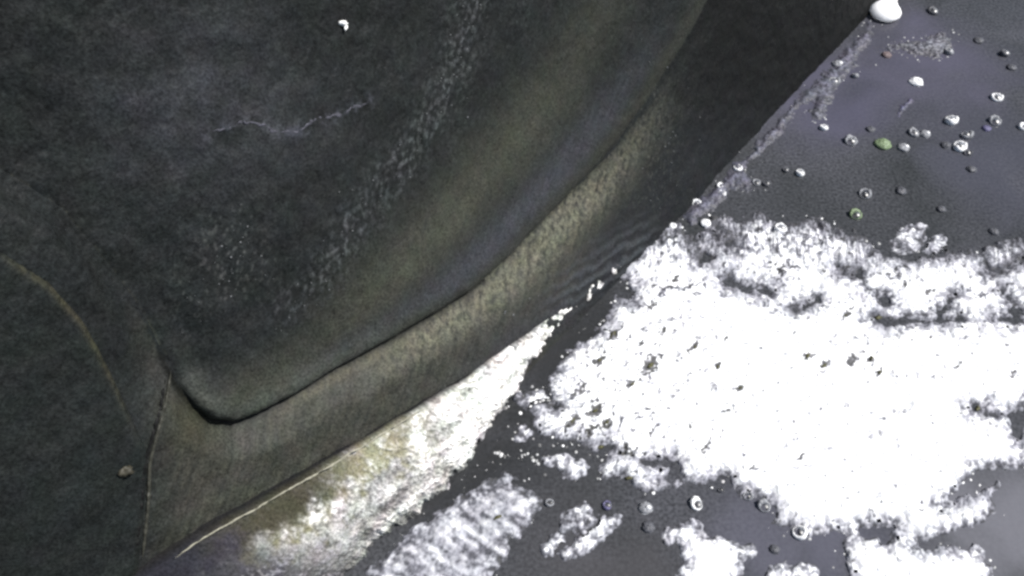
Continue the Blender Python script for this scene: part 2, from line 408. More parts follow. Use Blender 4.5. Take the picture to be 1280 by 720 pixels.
# side panel at the lower left, slightly proud, behind the seam
lp = np.clip(sdP / 14., -.5, 1); pp = np.where(lp > 0, np.sqrt(np.clip(1 - (1 - np.clip(lp, 0, 1)) ** 2, 0, 1)), lp * 2)
dP = dB0 - .0010 + .0022 * pp
cp = np.ones_like(c) * np.array((.032, .036, .036)) * (.85 + .25 * low + .2 * mid + .4 * fine)[..., None]
cp = mixc(cp, (.12, .105, .068), .8 * gauss(sdP - 5, 5) * sstep(.8, .2, np.abs(qx - 80) / 130) * (.7 + fine))
def wall_depth(x, y):
    x = np.atleast_1d(np.asarray(x, float)); y = np.atleast_1d(np.asarray(y, float)); out = []
    for a, b in zip(x, y):
        q = np.abs(qx[::3, ::3] - a) + np.abs(qy[::3, ::3] - b); j = np.unravel_index(q.argmin(), q.shape); jj = (j[0] * 3, j[1] * 3)
        out.append(max(dB[jj] if sdF[jj] < 30 else -1, dF[jj] if sdF[jj] > -6 else -1, dP[jj] if sdP[jj] > -5 else -1))
    return np.array(out)
wall_part('side_panel', dP, cp, sdP > -5, label='dark plain wall panel left of the vertical seam')

def wall_tube(name, pts, rad_px, d, mat, n=90, flat=.5, jag=.35, seed=1, parent=wall, label=None, sway=0, onface=True):
    x, y = resample(pts, n); u = np.linspace(0, 1, n)
    if sway: x = x + sway * fbm(u * 14, u * 0 + seed, 3, seed); y = y + sway * fbm(u * 14, u * 0 + seed + 9, 3, seed + 3)
    P = on_wall(x, y, wall_depth(x, y) + d if onface else d); px = np.linalg.norm(P - CP, axis=1) / FPX
    R = rad_px * px * np.clip(1 + jag * 2 * fbm(u * 22, u * 0 + seed, 3, seed), .15, 3) * np.clip(np.minimum(u, 1 - u) * 12, .12, 1)
    V, Fc = tube_vf(P, R, Nv, flat)
    o = mesh_obj(name, V - np.array(parent.location), Fc, mat, parent)
    if label: o['label'] = label
    return o
wall_tube('seam_bead', [(214, 462), (210, 492), (203, 522), (195, 548), (187, 580), (186, 625), (182, 665), (178, 700)], 2.0, .0002, M_SEAM, seed=4)
wall_tube('seam_bead', [(207, 470), (201, 510), (190, 548), (179, 585), (178, 625), (173, 665), (168, 705)], 2.0, .0001, M_DARKSEAM, seed=7)
wall_tube('mineral_streak', [(262, 167), (290, 158), (310, 152), (330, 157), (352, 166), (378, 162), (392, 150), (415, 145), (440, 137), (462, 124)], 1.3, .0, M_STREAK, n=140, flat=.25, jag=1.2, seed=5, sway=7, label='thin wavy pale mineral streak')
V, Fc = blob_vf(.0017, .0015, .0009, 14, 8, 8, .4)
o = mesh_obj('crusty_nodule', V + on_wall(156, 588, wall_depth(156, 588)[0]) - np.array(wall.location), Fc, M_RUST, wall); o['label'] = 'small tan crusty nodule beside the seam'
# pale mineral grains, uncountable
rg = np.random.default_rng(4); V = []; Fl = []
def grains(k, cx, cy, sx, sy, line=None, rpx=(.5, 1.3)):
    for _ in range(k):
        if line is not None:
            t = rg.random() * (len(line) - 1.001); i = int(t); f = t - i
            x = line[i][0] * (1 - f) + line[i + 1][0] * f + rg.normal() * sx; y = line[i][1] * (1 - f) + line[i + 1][1] * f + rg.normal() * sy
        else: x = cx + rg.normal() * sx; y = cy + rg.normal() * sy
        q = (np.abs(qx[::3, ::3] - x) + np.abs(qy[::3, ::3] - y)); j = np.unravel_index(q.argmin(), q.shape); jj = (j[0] * 3, j[1] * 3)
        d = max(dB[jj] if sdF[jj] < 30 else -1, dF[jj] if sdF[jj] > -6 else -1)
        P = on_wall(x, y, d); r = (rpx[0] + (rpx[1] - rpx[0]) * rg.random() ** 2) * np.linalg.norm(P - CP) / FPX
        vv, ff = blob_vf(r, r * (.6 + .6 * rg.random()), r * .6, 5, 3, int(rg.integers(1e6)), .3)
        b = sum(len(a) for a in V); V.append(vv + P); Fl.extend([[b + k2 for k2 in f2] for f2 in ff])
grains(150, 0, 0, 14, 14, SPECK, (.4, 1.2)); grains(40, 290, 325, 24, 34, None, (.5, 1.6)); grains(14, 240, 385, 7, 24, None)
grains(40, 835, 150, 16, 45, None, (.5, 1.5)); grains(25, 800, 215, 40, 25, None, (.4, 1.0)); grains(20, 650, 375, 18, 12, None, (.5, 1.6))
tag(mesh_obj('mineral_grains', np.concatenate(V) - np.array(wall.location), Fl, M_GRAIN, wall), kind='stuff')
# white chip stuck on the liner
P = on_wall(428, 29, wall_depth(428, 29)[0] + .0003); V1, F1 = blob_vf(.0012, .0006, .0006, 9, 6, 12, .25); V2, F2 = blob_vf(.0004, .0010, .0005, 9, 6, 13, .25)
o = mesh_obj('white_chip', np.concatenate([V1 + P, V2 + P + np.array((.0007, -.0002, -.0010))]), F1 + [[k + len(V1) for k in f] for f in F2], M_CHIP, loc=P)
tag(o, 'tiny bright white chip stuck high on the dark upper wall', 'chip')

# ================================================================== SCUM BANK along the wall
PAIRS = [((100, 765), (300, 860)), ((180, 722), (400, 770)), ((250, 675), (445, 705)), ((350, 618), (480, 668)), ((440, 566), (529, 636)), ((490, 535), (560, 606)),
         ((540, 505), (588, 572)), ((590, 475), (612, 532)), ((628, 443), (648, 490)), ((650, 425), (668, 450)), ((680, 402), (691, 420)),
         ((702, 386), (713, 399)), ((722, 371), (732, 382)), ((745, 352), (755, 363)), ((775, 326), (782, 334))]
nu, nv = 620, 130
up = np.array([p[0] for p in PAIRS], float); dn = np.array([p[1] for p in PAIRS], float)
cx, cy = resample(up, nu); s_ = np.r_[0, np.cumsum(np.hypot(*np.diff(up, axis=0).T))]; uu = np.linspace(0, s_[-1], nu)
lx = np.interp(uu, s_, dn[:, 0]); ly = np.interp(uu, s_, dn[:, 1])
k = 15; ker = np.ones(2 * k + 1) / (2 * k + 1)
lx = np.convolve(np.pad(lx, k, 'edge'), ker, 'valid'); ly = np.convolve(np.pad(ly, k, 'edge'), ker, 'valid')
us = np.arange(nu) / 6.0
wob = 9 * fbm(us / 6, us * 0 + 3, 4, 41); taper = np.clip(np.hypot(lx - cx, ly - cy) / 60, .15, 1)
lw = on_water(lx + wob * taper, ly + wob * taper, -.0004)
top = on_wall(cx, cy, .0042 + .0033 * sstep(690, 560, cx)); bot = on_water(lx, ly, -.0004)
v = np.linspace(-.12, 1.06, nv)
Pb = top[:, None] * (1 - v[None, :, None]) + bot[:, None] * v[None, :, None] + (lw - bot)[:, None] * (np.clip(v, 0, 1.1) ** 5)[None, :, None]
width = np.linalg.norm(bot - top, axis=1)[:, None]
nb = np.cross(Sv, (bot - top)); nb /= np.linalg.norm(nb, axis=1)[:, None]; nb *= np.sign(nb @ np.array([0, 0, 1.]))[:, None]
bx, by = project(Pb); vv = np.broadcast_to(v, bx.shape)
A_ = math.radians(38)
ux = bx * math.cos(A_) - by * math.sin(A_); uy = bx * math.sin(A_) + by * math.cos(A_)
bst = fbm(ux / 42 + .4 * fbm(bx / 40, by / 40, 2, 53), uy / 15, 4, 51); bfn = fbm(bx / 5, by / 5, 3, 55); bmd = fbm(bx / 22, by / 22, 3, 57)
wf, _ = worley(bx / 8, by / 8, 59)
edge = np.clip(np.minimum(vv * 6, (1.06 - vv) * 9), -1, 1)
hb = .10 * width * np.sin(np.pi * np.clip(vv, 0, 1)) + (.35 + .65 * sstep(380, 560, bx)) * (.0011 * bst + .0008 * bmd + .0005 * bfn + .0005 * (1 - np.clip(wf, 0, 1))) * np.clip(width / .02, .25, 1) - .004 * np.clip(-vv * 9, 0, 1)
Pb = Pb + hb[..., None] * nb[:, None] - (.007 * np.clip(-vv * 14, 0, 1))[..., None] * Nv
wpx = np.hypot(lx - cx, ly - cy)[:, None]
ef = np.minimum((1.0 - vv) * wpx * 1.0, 60) + 9 * bmd + 9 * bfn                   # distance to the frayed lower edge
ef = np.minimum(ef, np.where(bx > 640, vv * wpx + 3 + 5 * bfn, 99))
for gxx, gyy, gr in ((722, 372, 11), (757, 346, 9), (664, 452, 6), (784, 322, 14)): ef = ef - 14 * gauss(np.hypot(bx - gxx, by - gyy), gr)
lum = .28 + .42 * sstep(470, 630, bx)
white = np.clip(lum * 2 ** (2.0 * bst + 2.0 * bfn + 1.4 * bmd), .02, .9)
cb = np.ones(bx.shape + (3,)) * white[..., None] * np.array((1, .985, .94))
dCb, _ = segdist(bx, by, CREST)
ol = sstep(.42, .12, vv + .5 * bmd) * sstep(575, 470, bx)
cb = mixc(cb, (.19, .18, .105), .75 * ol * (1 - .5 * np.clip(bst + bfn, 0, 1)))
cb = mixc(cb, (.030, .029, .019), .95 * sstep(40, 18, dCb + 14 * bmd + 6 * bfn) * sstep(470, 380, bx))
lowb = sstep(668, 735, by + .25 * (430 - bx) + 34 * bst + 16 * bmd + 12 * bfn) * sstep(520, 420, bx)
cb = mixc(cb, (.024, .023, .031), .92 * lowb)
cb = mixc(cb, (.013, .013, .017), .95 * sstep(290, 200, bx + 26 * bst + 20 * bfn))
fle = sstep(.05, .34, bfn + .7 * bst) * sstep(205, 280, bx) * sstep(40, 64, dCb) * sstep(470, 400, bx)
cb = mixc(cb, (.22, .215, .225), .8 * fle)
cb = mixc(cb, (.035, .035, .033), .85 * sstep(.26, .46, bfn + .3 * bmd) * sstep(.2, .6, vv) * (bx > 430))
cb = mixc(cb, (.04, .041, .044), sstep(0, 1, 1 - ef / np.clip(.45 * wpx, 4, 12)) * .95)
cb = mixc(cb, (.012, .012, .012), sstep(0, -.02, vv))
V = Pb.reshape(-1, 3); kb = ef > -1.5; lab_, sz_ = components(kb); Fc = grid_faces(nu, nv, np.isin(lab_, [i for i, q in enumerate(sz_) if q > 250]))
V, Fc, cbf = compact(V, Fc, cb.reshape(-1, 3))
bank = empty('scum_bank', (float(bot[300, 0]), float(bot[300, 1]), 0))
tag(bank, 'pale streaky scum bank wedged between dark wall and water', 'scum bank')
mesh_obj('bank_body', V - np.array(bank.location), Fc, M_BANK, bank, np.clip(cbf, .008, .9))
wall_tube('crest_crust', [p for p in CREST[2:10]], 1.1, .0096, M_CREST, n=220, flat=.8, jag=.8, seed=9, parent=bank, sway=2.5, onface=False, label='thin dried pale crust line along the top edge')

# ================================================================== FOAM
GX = np.arange(-.05, .36, .00046); GY = np.arange(.035, .42, .00046)
gx, gy = np.meshgrid(GX, GY, indexing='ij')
G3 = np.stack([gx, gy, gx * 0], -1)
fx, fy = project(G3)
inview = (fx > -40) & (fx < 1400) & (fy > -40) & (fy < 800)
mm_x, mm_y = gx / .001, gy / .001
fA = fbm(mm_x / 9, mm_y / 9, 4, 101); fB = fbm(mm_x / 2.6, mm_y / 2.6, 3, 107); fC = fbm(mm_x / 1.1, mm_y / 1.1, 2, 113)
uB, uC = fB / fB.std(), fC / fC.std(); unit = lambda q: q / q.std()
w3, r3 = worley(mm_x / 6.0, mm_y / 6.0, 133)
w1, r1 = worley(mm_x / 3.4, mm_y / 3.4, 121); w2, r2 = worley(mm_x / 1.9, mm_y / 1.9, 127)
caps = .0009 * np.sqrt(np.clip(.36 * (.4 + .6 * r1) - w1 ** 2, 0, 1)) + .0005 * np.sqrt(np.clip(.3 - w2 ** 2, 0, 1))

MAIN = [(824, 290), (800, 308), (780, 325), (763, 340), (757, 348), (770, 348), (784, 351), (794, 364), (786, 378), (770, 370), (763, 385), (760, 402), (747, 410), (742, 422), (711, 436),
        (706, 447), (695, 460), (685, 480), (690, 495), (704, 509), (694, 512), (684, 505), (668, 512), (664, 528), (676, 540), (690, 545), (715, 551), (746, 561), (764, 556), (762, 570), (757, 580), (749, 586), (750, 600),
        (767, 593), (784, 598), (793, 613), (815, 612), (847, 611), (856, 603), (884, 602), (898, 598), (913, 598), (915, 609), (931, 618), (955, 624), (967, 637), (964, 655), (987, 659), (1011, 667),
        (1033, 664), (1055, 668), (1053, 690), (1062, 715), (1050, 780), (1230, 800), (1238, 712), (1222, 684), (1195, 683), (1160, 688), (1136, 686), (1149, 677), (1185, 665), (1222, 656), (1240, 644), (1236, 626), (1246, 606),
        (1228, 612), (1205, 622), (1180, 634), (1176, 630), (1195, 612), (1210, 598), (1213, 587), (1271, 584), (1290, 590), (1400, 590), (1400, 310),
        (1280, 305), (1265, 300), (1240, 307), (1220, 315), (1182, 317), (1137, 325), (1107, 322), (1092, 314), (1082, 300), (1050, 290), (1040, 284), (1020, 274), (989, 279), (964, 274), (949, 267), (924, 276), (905, 270), (880, 280), (868, 300), (850, 285), (838, 272)]
HOLES = [[(1222, 335), (1230, 325), (1245, 332), (1262, 330), (1278, 322), (1280, 335), (1265, 340), (1250, 348), (1232, 348)],
         [(1245, 360), (1262, 368), (1270, 385), (1285, 390), (1285, 404), (1262, 406), (1245, 400), (1230, 402), (1240, 395), (1262, 393), (1260, 378)],
         [(1045, 333), (1062, 337), (1075, 335), (1077, 350), (1064, 350), (1058, 342), (1046, 342)], [(1083, 362), (1095, 366), (1115, 370), (1116, 382), (1106, 386), (1096, 375)],
         [(1083, 398), (1097, 391), (1108, 399), (1140, 398), (1165, 396), (1176, 384), (1185, 371), (1196, 370), (1190, 381), (1180, 391), (1179, 397), (1200, 396), (1203, 401), (1190, 404), (1165, 406), (1140, 405), (1115, 411), (1098, 405)],
         [(895, 344), (912, 345), (930, 357), (965, 359), (970, 366), (950, 369), (925, 363), (903, 361)], [(983, 382), (1002, 382), (1015, 374), (1025, 369), (1024, 378), (1005, 389), (992, 393)],
         [(800, 578), (815, 571), (835, 573), (851, 583), (852, 597), (838, 599), (834, 586), (815, 584)], [(1070, 660), (1095, 655), (1120, 657), (1121, 663), (1105, 681), (1097, 671), (1080, 672)],
         [(1205, 512), (1222, 506), (1240, 514), (1252, 518), (1240, 522), (1220, 517)], [(1258, 520), (1280, 505), (1300, 510), (1300, 540), (1280, 536), (1270, 556), (1264, 540)],
         [(868, 322), (880, 318), (893, 322), (885, 330), (872, 331)], [(893, 268), (898, 268), (900, 310), (893, 318), (890, 300)], [(905, 300), (915, 302), (913, 316), (905, 314)]]
SPOTS = [(766, 421, 7), (749, 453, 7), (811, 460, 12), (789, 482, 5), (724, 491, 7), (716, 527, 8), (744, 516, 9), (758, 531, 8), (738, 540, 7), (780, 564, 7), (816, 542, 5), (791, 567, 5),
         (868, 436, 5), (895, 462, 4.5), (1008, 448, 7), (1029, 460, 6), (1064, 452, 9), (1087, 451, 6.5), (1097, 470, 4.5), (1057, 395, 7), (924, 488, 5), (907, 425, 4), (989, 423, 4), (908, 517, 4.5),
         (880, 562, 6), (1162, 424, 4.5), (1195, 460, 4), (1264, 470, 5), (1000, 573, 4), (862, 440, 4), (1130, 358, 5), (1160, 368, 6), (828, 418, 5), (815, 384, 5), (843, 352, 6), (800, 433, 4), (862, 535, 4), (940, 585, 4), (1150, 640, 5)]
R1 = [(512, 668), (540, 650), (564, 634), (593, 620), (613, 606), (633, 600), (653, 613), (669, 629), (667, 645), (649, 667), (631, 676), (633, 689), (618, 702), (609, 722), (609, 790), (400, 810), (455, 730), (475, 708), (496, 692)]
R2A = [(704, 649), (729, 631), (744, 642), (738, 654), (724, 663), (709, 662)]
R2B = [(731, 662), (753, 650), (771, 648), (765, 658), (749, 676), (724, 693), (709, 700), (704, 693), (718, 678)]
R2C = [(678, 687), (698, 671), (709, 671), (693, 687), (682, 694)]
R3 = [(827, 669), (838, 660), (856, 654), (869, 649), (876, 658), (876, 667), (904, 671), (920, 678), (942, 680), (944, 691), (926, 704), (924, 722), (930, 800), (820, 800), (846, 722), (853, 702), (848, 684), (836, 678)]
R4 = [(958, 725), (965, 707), (980, 704), (992, 712), (1003, 706), (1018, 704), (1022, 716), (1010, 760), (960, 760)]
F1 = [(684, 578), (693, 569), (711, 571), (718, 580), (733, 582), (729, 593), (718, 600), (707, 596), (704, 585)]
F5 = [(645, 545), (655, 536), (664, 540), (656, 548)]
F8 = [(1116, 307), (1124, 293), (1135, 284), (1152, 284), (1152, 303), (1140, 313), (1125, 318)]
F9 = [(1156, 313), (1161, 304), (1168, 299), (1179, 296), (1178, 310), (1165, 322)]
F7 = [(646, 499), (660, 493), (680, 492), (692, 497), (686, 505), (668, 508), (652, 505)]
RAFTS = [
    ('foam_raft', MAIN, 1.0, 7, 'broad bright white foam raft covering the right half of the water'),
    ('foam_raft', R1, .34, 9, 'greyish streaky foam raft beside the lower end of the scum bank'),
    ('foam_raft', R3, .95, 5, 'white foam raft with a hooked upper tip at the bottom of the picture'),
    ('foam_raft', R4, .85, 3, 'small low foam patch at the bottom edge between two large rafts'),
    ('foam_patch', R2A, .55, 3, 'pale grey foam patch, uppermost of three slanted patches on dark water'),
    ('foam_patch', R2B, .8, 3, 'long white slanted foam patch, longest of three on dark water'),
    ('foam_patch', R2C, .8, 2.5, 'short white foam patch, lower left of three slanted patches'),
    ('foam_patch', F1, .9, 3, 'bright lumpy two-lobed foam patch below the main raft notch'),
    ('foam_patch', F5, .6, 2, 'tiny foam patch in the dark channel beside the scum bank'),
    ('foam_patch', F7, .6, 4, 'speckled foam patch in the gap between scum bank and main raft'),
    ('foam_patch', F8, .62, 3, 'streaky pale foam patch above the upper rim of main raft'),
    ('foam_patch', F9, .85, 2.5, 'oval white foam patch beside the streaky patch above the main raft')]
THIN, CORE = np.array((.045, .046, .052)), np.array((.90, .91, .91))
foam_top = np.full(gx.shape, -1.0)
taken = np.zeros(gx.shape, bool); fleckmask = np.zeros(gx.shape, bool); FV = {}; fcol = np.zeros(gx.shape + (3,)); fh = np.zeros(gx.shape)
KS = np.zeros(gx.shape)
for name, poly, dens, rag, label in RAFTS:
    f = sdf(fx, fy, poly, 30)
    if poly is MAIN:
        for h in HOLES: f = np.minimum(f, -sdf(fx, fy, h, 60) + 1.0 + 2 * sstep(385, 340, fy))
        for (x, y, r) in SPOTS:
            near_ = (np.abs(fx - x) < 30) & (np.abs(fy - y) < 30)
            u_ = (fx[near_] - x) * .75 + (fy[near_] - y) * .65; v_ = (fx[near_] - x) * .65 - (fy[near_] - y) * .75
            KS[near_] = np.maximum(KS[near_], np.exp(-(u_ / (r * .75)) ** 2 - (v_ / (r * 1.5)) ** 2))
        f = f - 16 * sstep(1.1, 1.7, KS * 1.6 + .45 * uC + .35 * uB)
    if poly is R1: f = f + 5
    if name == 'foam_patch': f = f + 1.5
    up_r = sstep(365, 290, fy + 14 * fA) * (poly is MAIN)                   # the looser upper rim
    f = f + 3.0 + (1.5 if name == 'foam_patch' else 0) + 9 * (.42 - w3) + 6 * (.42 - w1) * (1 - .5 * up_r) + .8 * rag * fA + (2.2 + 4 * up_r) * fB + 1.6 * fC
    f = np.where(inview, f, -9)
    lift = 1 - np.exp(-np.clip(f, 0, None) / 13)
    h = -.0003 + .0022 * lift * (.75 + .5 * fA) * (.6 + .4 * dens) + caps * np.clip(f / 5, 0, 1) * (.6 + .4 * (1 - lift)) + .0005 * fB * lift + .0003 * up_r * np.sin(fx / 3.2 + 3 * fB)
    h = np.where(f < 0, -.0004 + np.maximum(f, -2.5) * .0002, h)
    m = (f > -2.5) & ~taken
    lace = sstep(-.30, .25, fB + .8 * fC)
    solid = sstep(-1, 15 + 6 * up_r, f + 7 * fB + 5 * fC) * (.35 + .65 * np.maximum(lace, sstep(6, 26, f)))
    if dens < .7: solid = solid * np.clip(.62 + .26 * unit(fbm((fx + fy) / 60, (fx * .6 - fy) / 11, 3, 201)) + .16 * uB + .10 * uC, .06, 1.3) * (dens + .36)
    ripple = fbm(fx / 3.0, (fy + .3 * fx) / 13, 3, 207)
    solid = solid * (1 - np.clip(up_r * (.42 + .45 * unit(ripple) + .25 * uB), 0, .95))
    left_ = sstep(960, 720, fx) * (poly is MAIN)
    solid = solid * (1 - .85 * sstep(.40 - .12 * left_, .62 - .12 * left_, fC + .45 * fB) * (.25 + .75 * left_ + .5 * up_r).clip(0, 1))
    if poly is MAIN:
        pit = sstep(.80, 1.4, KS * 2.1 + .45 * uC + .42 * uB + .26 * left_ - .16)
        crack = sstep(.35, .08, np.abs(unit(fbm((fx + fy) / 46, (fx - fy) / 120, 3, 221)))) * sstep(.1, 1.2, .7 * uC + .6 * uB)
        mott = sstep(.2, 1.3, unit(fbm(fx / 40, fy / 22, 4, 231))) * sstep(-.4, .9, .6 * uB + .7 * uC)
        solid = solid * (1 - .9 * pit) * (1 - .75 * crack * (.35 + .65 * np.maximum(left_, up_r))) * (1 - .92 * mott * (.28 + .85 * np.maximum(sstep(450, 340, fy), .5 * left_)))
    col = THIN + (CORE - THIN) * np.clip(solid, 0, 1)[..., None] ** 1.8
    if poly is MAIN: col = mixc(col, (.05, .048, .026), .5 * pit * sstep(.1, .5, KS))
    col = mixc(col, (.42, .42, .5), .35 * np.clip(solid * (1 - solid) * 4, 0, 1))
    taken |= m & (f > -1)
    lab, sizes = components(m)
    big = int(np.argmax(sizes)); keep = lab == big
    rest = m & ~keep & (f > .5)
    fleckmask |= rest; fcol[rest] = col[rest]; fh[rest] = h[rest]
    foam_top = np.where(keep, np.maximum(foam_top, h), foam_top)
    Vt = np.stack([gx, gy, h], -1).reshape(-1, 3); Fc = grid_faces(*gx.shape, keep)
    Vt, Fc, cc = compact(Vt, Fc, np.clip(col, .05, .92).reshape(-1, 3))
    loc = Vt.mean(0) * np.array((1, 1, 0))
    tag(mesh_obj(name, Vt, Fc, M_FOAM, col=cc, loc=loc), label, 'foam', 'foam rafts and patches floating on the water')

# thin lilac films along the upper waterline
FILM1 = [(856, 268), (885, 238), (920, 205), (940, 188), (1000, 122), (1048, 72), (1086, 30), (1096, 36), (1066, 84), (1048, 108), (1026, 152), (1012, 150), (1018, 124), (998, 134), (962, 180), (928, 214), (940, 228), (938, 238), (915, 238), (890, 262), (866, 278)]
FILM2 = [(1095, 62), (1120, 52), (1150, 50), (1172, 40), (1192, 44), (1190, 66), (1170, 74), (1148, 72), (1125, 64), (1100, 70)]
FILM3 = [(1120, 146), (1124, 130), (1142, 118), (1148, 124), (1136, 134), (1126, 148)]
for poly, label, cc, th in ((FILM1, 'long lilac grey bubbly film along the waterline under the dark wall', (.15, .15, .19), .13),
                            (FILM2, 'faint grey bubbly film patch on dark water near the top', (.24, .24, .27), .2),
                            (FILM3, 'small violet film smear below the brightest yellowish bubble', (.16, .155, .28), .12)):
    f = sdf(fx, fy, poly, 30) + 4 * fA + 5 * fB + 3 * fC
    if poly is FILM2: f = f + 3 * fC + 2 * fB
    if poly is FILM1: f = f + 3 + 5 * fA
    m = (f > -1.5) & ~taken & inview; lab, sizes = components(m); keep = lab == int(np.argmax(sizes))
    h = -.0003 + .0012 * sstep(-1, 12, f) + .6 * caps * np.clip(f / 6, 0, 1)
    base = np.array((.04, .04, .05)); k_ = np.clip(sstep(-2, 18, f) * (.5 + 1.0 * fB + .7 * fC), 0, 1)
    col = base + (np.array(cc) - base) * k_[..., None]
    Vt, Fc, c2 = compact(np.stack([gx, gy, h], -1).reshape(-1, 3), grid_faces(*gx.shape, keep), col.reshape(-1, 3))
    tag(mesh_obj('foam_film', Vt, Fc, M_FILM, col=c2, loc=Vt.mean(0) * np.array((1, 1, 0))), label, 'foam film', 'thin films on the water')

# loose flecks of foam, too many and too small to count
Vt, Fc, c2 = compact(np.stack([gx, gy, fh], -1).reshape(-1, 3), grid_faces(*gx.shape, fleckmask), np.clip(fcol, .05, .9).reshape(-1, 3))
FX, FY = [], []; V = [Vt]; Fl = Fc.tolist(); Cc = [c2]; nV = len(Vt)
def fleck(x, y, r, g):
    global nV
    P = on_water(x, y); s = r * np.linalg.norm(P - CP) / FPX
    vv, ff = blob_vf(s, s * (.6 + .5 * random.random()), s * .6, 8, 4, random.randint(0, 99999), .25, True)
    a = random.random() * 6.28; ca, sa = math.cos(a), math.sin(a)
    vv = vv @ np.array([[ca, sa, 0], [-sa, ca, 0], [0, 0, 1]]) + P - np.array((0, 0, .0002))
    V.append(vv); Fl.extend([[k + nV for k in f] for f in ff]); Cc.append(np.ones((len(vv), 3)) * g); nV += len(vv)
random.seed(6)
def near(poly, n_, spread, r0, r1_, g0, g1):
    for _ in range(n_):
        i = random.randrange(len(poly)); a = poly[i]; b = poly[(i + 1) % len(poly)]; t = random.random()
        x = a[0] + (b[0] - a[0]) * t + random.gauss(0, spread); y = a[1] + (b[1] - a[1]) * t + random.gauss(0, spread)
        if 0 < x < 1290 and -5 < y < 730: fleck(x, y, random.uniform(r0, r1_), random.uniform(g0, g1))
near([(650, 500), (700, 500), (720, 550), (760, 580), (690, 590), (650, 570)], 90, 14, .7, 2.6, .1, .6); near([(700, 400), (760, 360), (740, 430)], 25, 10, .6, 1.6, .08, .3); near(MAIN, 220, 6, .7, 2.6, .25, .85); near(R1, 50, 6, .7, 2, .2, .6); near(F7, 30, 8, .8, 3, .3, .8); near(FILM2, 60, 6, .6, 1.6, .2, .5); near(FILM1, 90, 7, .6, 1.7, .2, .7)
near([(500, 690), (560, 640), (600, 590), (620, 560)], 40, 8, .7, 1.8, .1, .5); near([(690, 700), (700, 660), (760, 640)], 26, 8, .7, 1.8, .2, .6)
for x, y, r in ((656, 568, 6), (622, 567, 6), (650, 572, 4), (671, 577, 5), (680, 572, 4), (633, 570, 4), (647, 543, 4), (740, 362, 5), (447, 680, 5), (372, 706, 4), (606, 498, 3)): [fleck(x + random.gauss(0, r * .5), y + random.gauss(0, r * .4), r * random.uniform(.25, .6), random.uniform(.15, .6)) for _ in range(5)]
tag(mesh_obj('foam_flecks', np.concatenate(V), Fl, M_FOAM, col=np.concatenate(Cc)), kind='stuff')

# ================================================================== WHITE DROP at the waterline
P = on_water(1105, 19); s = np.linalg.norm(P - CP) / FPX
Q = on_water(1114, -6); ax_ = (Q - P) / np.linalg.norm(Q - P)
prof = [(-17, 0.01), (-16, 6), (-12, 12), (-5, 16.4), (2, 17), (9, 14.5), (15, 11), (22, 8.5), (32, 7.5), (46, 6), (54, 2.5), (56, .01)]
side = np.cross(ax_, [0, 0, 1.]); V = []; Fl = []; n = 20
for i, (a, r) in enumerate(prof):
    for k in range(n):
        t = 2 * math.pi * k / n; V.append(P + s * (a * ax_ + r * (math.cos(t) * side + .45 * math.sin(t) * np.array([0, 0, 1.]))) + np.array([0, 0, s * 5]))
for i in range(len(prof) - 1):
    for k in range(n): Fl.append([i * n + k, i * n + (k + 1) % n, (i + 1) * n + (k + 1) % n, (i + 1) * n + k])
M_DROP = plain('drop_foam', (.9, .9, .9), .7, .2, .02)
pb = M_DROP.node_tree.nodes['Principled BSDF']; pb.inputs['Subsurface Weight'].default_value = .9; pb.inputs['Subsurface Radius'].default_value = (1, 1, 1); pb.inputs['Subsurface Scale'].default_value = .012
tag(mesh_obj('foam_drop', V, Fl, M_DROP, loc=P), 'large glaring white teardrop of foam at the top of the waterline', 'foam drop')

